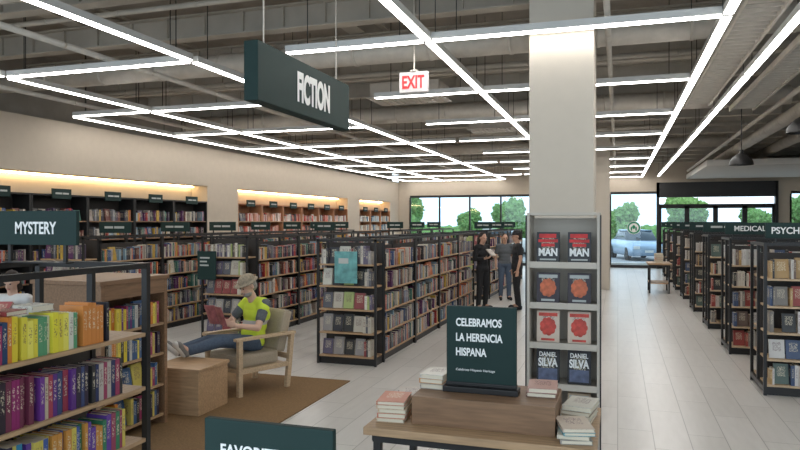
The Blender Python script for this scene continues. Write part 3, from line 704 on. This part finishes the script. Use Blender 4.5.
build_person(CP+Vector((0,0,0)),RA,J,'seated man in yellow vest, jeans and tan hat reading',M['teecloth'],M['jeans'],M['skin2'],M['greyhair'],hat=M['greycloth'],vox=.0065,curl=.55,beard=True,vest=M['hivis'],brim=True)
bm=bmesh.new(); n=8
def page(sx,y0):
    prev=None
    for i in range(n+1):
        t=i/n; x=sx*t*.17; y=y0-.05*sin(t*pi*.5)+.03*t
        cur=tuple(bm.verts.new(c) for c in ((x,y,0),(x,y,.23),(x,y+.004,.23),(x,y+.004,0)))
        if prev:
            for k in range(4): bm.faces.new((prev[k],prev[(k+1)%4],cur[(k+1)%4],cur[k]))
        else: bm.faces.new(cur)
        prev=cur
    bm.faces.new(prev[::-1])
page(1,0);page(-1,0)
bmesh.ops.recalc_face_normals(bm,faces=bm.faces[:])
R3=Matrix.Rotation(RA,3,'Z')
mp=CP+R3@Vector((0,-.36,.76))
mkobj('magazine',bmesh_done(bm,'magazine',[M['magred']]),mp,(radians(20),0,RA),label='open reddish magazine held in the seated man\'s hands',cat='magazine')
def standing(arm='down',tilt=12):
    J=dict(pelvis=(0,0,.95),chest=(0,.01,1.25),neck=(0,.02,1.45),head=(0,-.01,1.58),headrot=Matrix.Rotation(radians(tilt),4,'X'),
     shL=(.165,.01,1.38),shR=(-.165,.01,1.38),hipL=(.085,0,.92),hipR=(-.085,0,.92),knL=(.10,-.03,.50),knR=(-.09,.0,.50),anL=(.11,.02,.09),anR=(-.10,.04,.09),toL=(.13,-.13,.055),toR=(-.12,-.11,.055))
    J['elL']=(.23,.03,1.12); J['elR']=(-.23,.03,1.12)
    if arm=='down': J['wrL']=(.24,-.04,.87); J['wrR']=(-.24,-.04,.87); J['hands']={'L':((0,-.1,-1),(-1,0,0)),'R':((0,-.1,-1),(1,0,0))}
    else: J['wrL']=(.15,-.2,1.16); J['wrR']=(-.15,-.2,1.14); J['hands']={'L':((-.35,-.8,.2),(-.3,.3,1)),'R':((.35,-.8,.2),(.3,.3,1))}
    return J
P1=Vector((-2.80,14.4,.0)); P2=Vector((-2.08,14.6,.0)); P3=Vector((-5.52,4.95,.013)); P4=Vector((-2.62,16.3,0))
build_person(P1,radians(60),standing('hold'),'standing person in black clothes with long dark hair',M['blackcloth'],M['blackcloth'],M['skin'],M['hair'],hairlen=.22,sleeve='long',scale=.98,slim=.92,shoes='blackcloth')
build_person(P2,radians(-70),standing('down',5),'standing person in black clothes and dark cap beside shelves',M['blackcloth'],M['blackcloth'],M['skin'],M['hair'],hat=M['blackcloth'],sleeve='short',scale=1.0,shoes='blackcloth')
build_person(P4,radians(20),standing('down',5),'standing dark-haired person in slate shirt beside the bookcase',M['teecloth'],M['jeans'],M['skin'],M['hair'],sleeve='short',scale=.95,shoes='blackcloth')
build_person(P3,radians(20),standing('hold',22),'dark-haired girl in pale top looking down behind bookcases',M['sole'],M['jeans'],M['skin2'],M['hair'],hairlen=.12,sleeve='short',scale=.83,slim=.85)
def held(p,rot,off,c,sc=1,lab='small open book held in the hands of a shopper'):
    q=Vector(p)+Matrix.Rotation(rot,3,'Z')@(Vector(off)*sc)
    o=mkobj('book',UF,q,(radians(-50),0,rot),label=lab,cat='book'); o.scale=(.15,.02,.21); o.color=(*c,1)
held(P1,radians(60),(0,-.33,1.2),(.5,.45,.4),.98); held(P3,radians(20),(0,-.33,1.2),(.4,.1,.1),.83)

# ---------------------------------------------------------------- outside
def ext(name,bl,m,label,cat): return mkobj(name,boxes(name,bl,m),label=label,cat=cat)
ext('parking_lot_ground',[(-60,60,YB+.25,90,-.15,-.05)],M['asphalt'],'grey asphalt car park outside the windows','ground')
ext('kerb',[(-60,60,31.5,31.8,-.05,.08)],M['soffit'],'pale concrete kerb outside the windows','kerb')
def tree_mesh():
    bm=bmesh.new()
    for k in range(14):
        a=random.uniform(0,2*pi); r=random.uniform(0,2.0)
        c=Vector((r*cos(a),r*sin(a),random.uniform(1.8,5.6)))
        rr=random.uniform(.9,1.5)
        res=bmesh.ops.create_icosphere(bm,subdivisions=4,radius=rr,matrix=Matrix.Translation(c))
        for v in res['verts']:
            d=(v.co-c).normalized(); v.co+=d*(noise.noise(v.co*1.5)*.7+noise.noise(v.co*4)*.5+noise.noise(v.co*9)*.3)
    can=bmesh_done(bm,'foliage',[M['leaf']])
    bm=bmesh.new(); rod(bm,(0,0,0),(0,0,3.6),.22,.12); rod(bm,(0,0,2.6),(1,.3,4.2),.1,.05); rod(bm,(0,0,2.8),(-.9,-.3,4.3),.1,.05)
    return bmesh_done(bm,'trunk',[M['bark']],True),can
tm=tree_mesh()
for i in range(13):
    x=-27+i*4.6; y=62 if i%2 else 57; s_=(.62,.5,.66,.46,.58)[i%5]
    e=empty('tree',(x,y,-.05),random.uniform(0,6),'leafy green tree beyond the car park','tree','trees beyond the car park'); e.scale=(s_,)*3
    mkobj('trunk',tm[0],parent=e); mkobj('foliage',tm[1],parent=e)
def hedge():
    bm=bmesh.new()
    bmesh.ops.create_grid(bm,x_segments=400,y_segments=6,size=1,matrix=Matrix.Identity(4))
    for v in bm.verts:
        x,y=v.co.x*50,v.co.y
        z=1.5*math.sqrt(max(0,1-y*y))
        p=Vector((x,y*1.2,z)); k=noise.noise(p*1.3)*.5+noise.noise(p*4)*.25
        v.co=Vector((x,y*1.2+k*.3,max(0,z+(k if z>.1 else 0))))
    return bmesh_done(bm,'hedge',[M['leaf']])
mkobj('hedge',hedge(),(0,70,-.05),label='long clipped green hedge along the car park edge',cat='hedge')
def car(x,y,rot,m,label):
    e=empty('car',(x,y,-.05),rot,label,'car')
    def loft(name,secs,mm):
        bm=bmesh.new(); prev=None
        for (yy,w,z0,z1) in secs:
            r=[bm.verts.new(p) for p in ((-w,yy,z0),(w,yy,z0),(w*1.0,yy,(z0+z1)/2),(w*.9,yy,z1),(-w*.9,yy,z1),(-w,yy,(z0+z1)/2))]
            if prev:
                for i in range(6): bm.faces.new((prev[i],prev[(i+1)%6],r[(i+1)%6],r[i]))
            else: bm.faces.new(r)
            prev=r
        bm.faces.new(prev[::-1]); bmesh.ops.recalc_face_normals(bm,faces=bm.faces[:])
        bmesh.ops.bevel(bm,geom=bm.edges[:],offset=.03,segments=2,affect='EDGES')
        mkobj(name,bmesh_done(bm,name,[mm],True),parent=e)
    loft('body',[(-2.2,.78,.35,.7),(-2.1,.86,.25,.85),(-1.2,.9,.25,1.0),(1.6,.9,.25,1.02),(2.1,.86,.28,.95),(2.2,.8,.38,.8)],m)
    loft('cabin',[(-1.15,.78,.95,1.0),(-.5,.74,.95,1.5),(.9,.74,.95,1.52),(1.7,.78,.95,1.02)],M['darkglass'])
    loft('roof',[(-.5,.7,1.49,1.53),(.9,.7,1.5,1.55)],m)
    for sx in (-1,1):
        for yy in (-1.35,1.35):
            bm=bmesh.new(); rod(bm,(sx*.7,yy,.33),(sx*.9,yy,.33),.33,seg=20); rod(bm,(sx*.89,yy,.33),(sx*.91,yy,.33),.2,seg=12)
            mkobj('wheel',bmesh_done(bm,'wheel',[M['tyre']]),parent=e)
        mkobj('lamp',boxes('lamp',[(sx*.6-.15,sx*.6+.15,-2.24,-2.16,.6,.75)],M['sole'],.01),parent=e)
    mkobj('number_plate',boxes('number_plate',[(-.2,.2,-2.25,-2.2,.42,.54)],M['sole']),parent=e)
car(.9,37.5,radians(15),M['carpaint'],'silver-blue car parked outside the glass entrance')
car(4.6,38.5,radians(-5),M['soffit'],'white car parked outside the entrance doors')
car(-6.5,39,radians(80),M['soffit'],'white car parked outside the windows')
lg=empty('window_emblem',(.62,YB-.01,1.66),0,'round white and green emblem on the entrance glass','emblem')
bm=bmesh.new(); rod(bm,(0,0,0),(0,-.01,0),.27,seg=32); mkobj('disc',bmesh_done(bm,'disc',[M['white']]),parent=lg)
gm_=mat('emblem_green',(.0,.25,.12),.5,var=0)
bm=bmesh.new()
for k in range(32):
    a0=k*pi/16;a1=(k+1)*pi/16
    vs=[bm.verts.new((r*cos(a),-.012,r*sin(a))) for r,a in ((.19,a0),(.25,a0),(.25,a1),(.19,a1))]; bm.faces.new(vs)
mkobj('ring',bmesh_done(bm,'ring',[gm_]),parent=lg)
bm=bmesh.new(); ell(bm,(0,-.012,.03),(.06,.003,.08))
for sx in (-1,1): ell(bm,(sx*.09,-.012,-.04),(.03,.003,.09))
mkobj('figure_mark',bmesh_done(bm,'figure_mark',[gm_]),parent=lg)

# ---------------------------------------------------------------- choose individual books
bpy.context.view_layer.update()
dg=bpy.context.evaluated_depsgraph_get()
cam_o=Vector((0,0,H))
for r in REC:
    R=Matrix.Rotation(r['rot'],3,'Z')
    p=Vector(r['loc'])+R@Vector((0,-r['dim'][1]/2-.03,0))+Vector((0,0,r['dim'][2]*.6))
    u,v,D=proj(p); r['p']=p
    r['size']=0
    nrm=R@Vector((0,-1,0)); fc=nrm.dot((cam_o-p).normalized())
    if -5<u<805 and -5<v<455 and fc>0: r['size']=r['dim'][0]*r['dim'][2]*fc/(D*D)
REC.sort(key=lambda r:-r['size'])
ind=[];rest=[]
for r in REC:
    if len(ind)<300 and r['size']>0:
        d=r['p']-cam_o; L=d.length; hit=SC.ray_cast(dg,cam_o,d.normalized(),distance=L-.02)
        if not hit[0]: ind.append(r); continue
    rest.append(r)
for r in ind: real_book(r)
print('books',len(ind),len(rest))
verts=[];faces=[];cols=[];uvs=[]
for r in rest:
    w,d,h=r['dim']; mx=Matrix.Translation(r['loc'])@Matrix.Rotation(r['rot'],4,'Z')@Matrix.Rotation(r['tilt'],4,'X')
    b=len(verts)
    for c in ((-.5,-.5,0),(.5,-.5,0),(.5,.5,0),(-.5,.5,0),(-.5,-.5,1),(.5,-.5,1),(.5,.5,1),(-.5,.5,1)):
        verts.append(tuple(mx@Vector((c[0]*w,c[1]*d,c[2]*h))))
    for k,f in enumerate(((0,1,5,4),(1,2,6,5),(2,3,7,6),(3,0,4,7),(4,5,6,7),(0,3,2,1))):
        faces.append([b+i for i in f])
        c=(.6,.54,.44,1) if k==4 else (*r['col'],1)
        cols+= [c]*4
        uvs+= [(0,0),(1,0),(1,1),(0,1)] if k<4 else [(0,0)]*4
me=bpy.data.meshes.new('books'); me.from_pydata(verts,[],faces)
ca=me.color_attributes.new('bookcol','FLOAT_COLOR','CORNER'); ca.data.foreach_set('color',[x for c in cols for x in c])
ul=me.uv_layers.new(name='UVMap'); ul.data.foreach_set('uv',[x for c in uvs for x in c])
me.materials.append(M['coverstuff'])
mkobj('books',me,label='mass of smaller distant books filling the bookcases',cat='books',kind='stuff')

# ---------------------------------------------------------------- world & camera
w=bpy.data.worlds.new('World'); SC.world=w; w.use_nodes=True
w.node_tree.nodes['Background'].inputs[0].default_value=(.74,.88,1,1); w.node_tree.nodes['Background'].inputs[1].default_value=2.1
cd=bpy.data.cameras.new('Camera'); cd.sensor_width=36; cd.lens=FP/800*36; cd.clip_end=300
co=bpy.data.objects.new('Camera',cd); COL.objects.link(co); co.location=(0,0,H); co.rotation_euler=(radians(90-.26),0,TH)
SC.camera=co
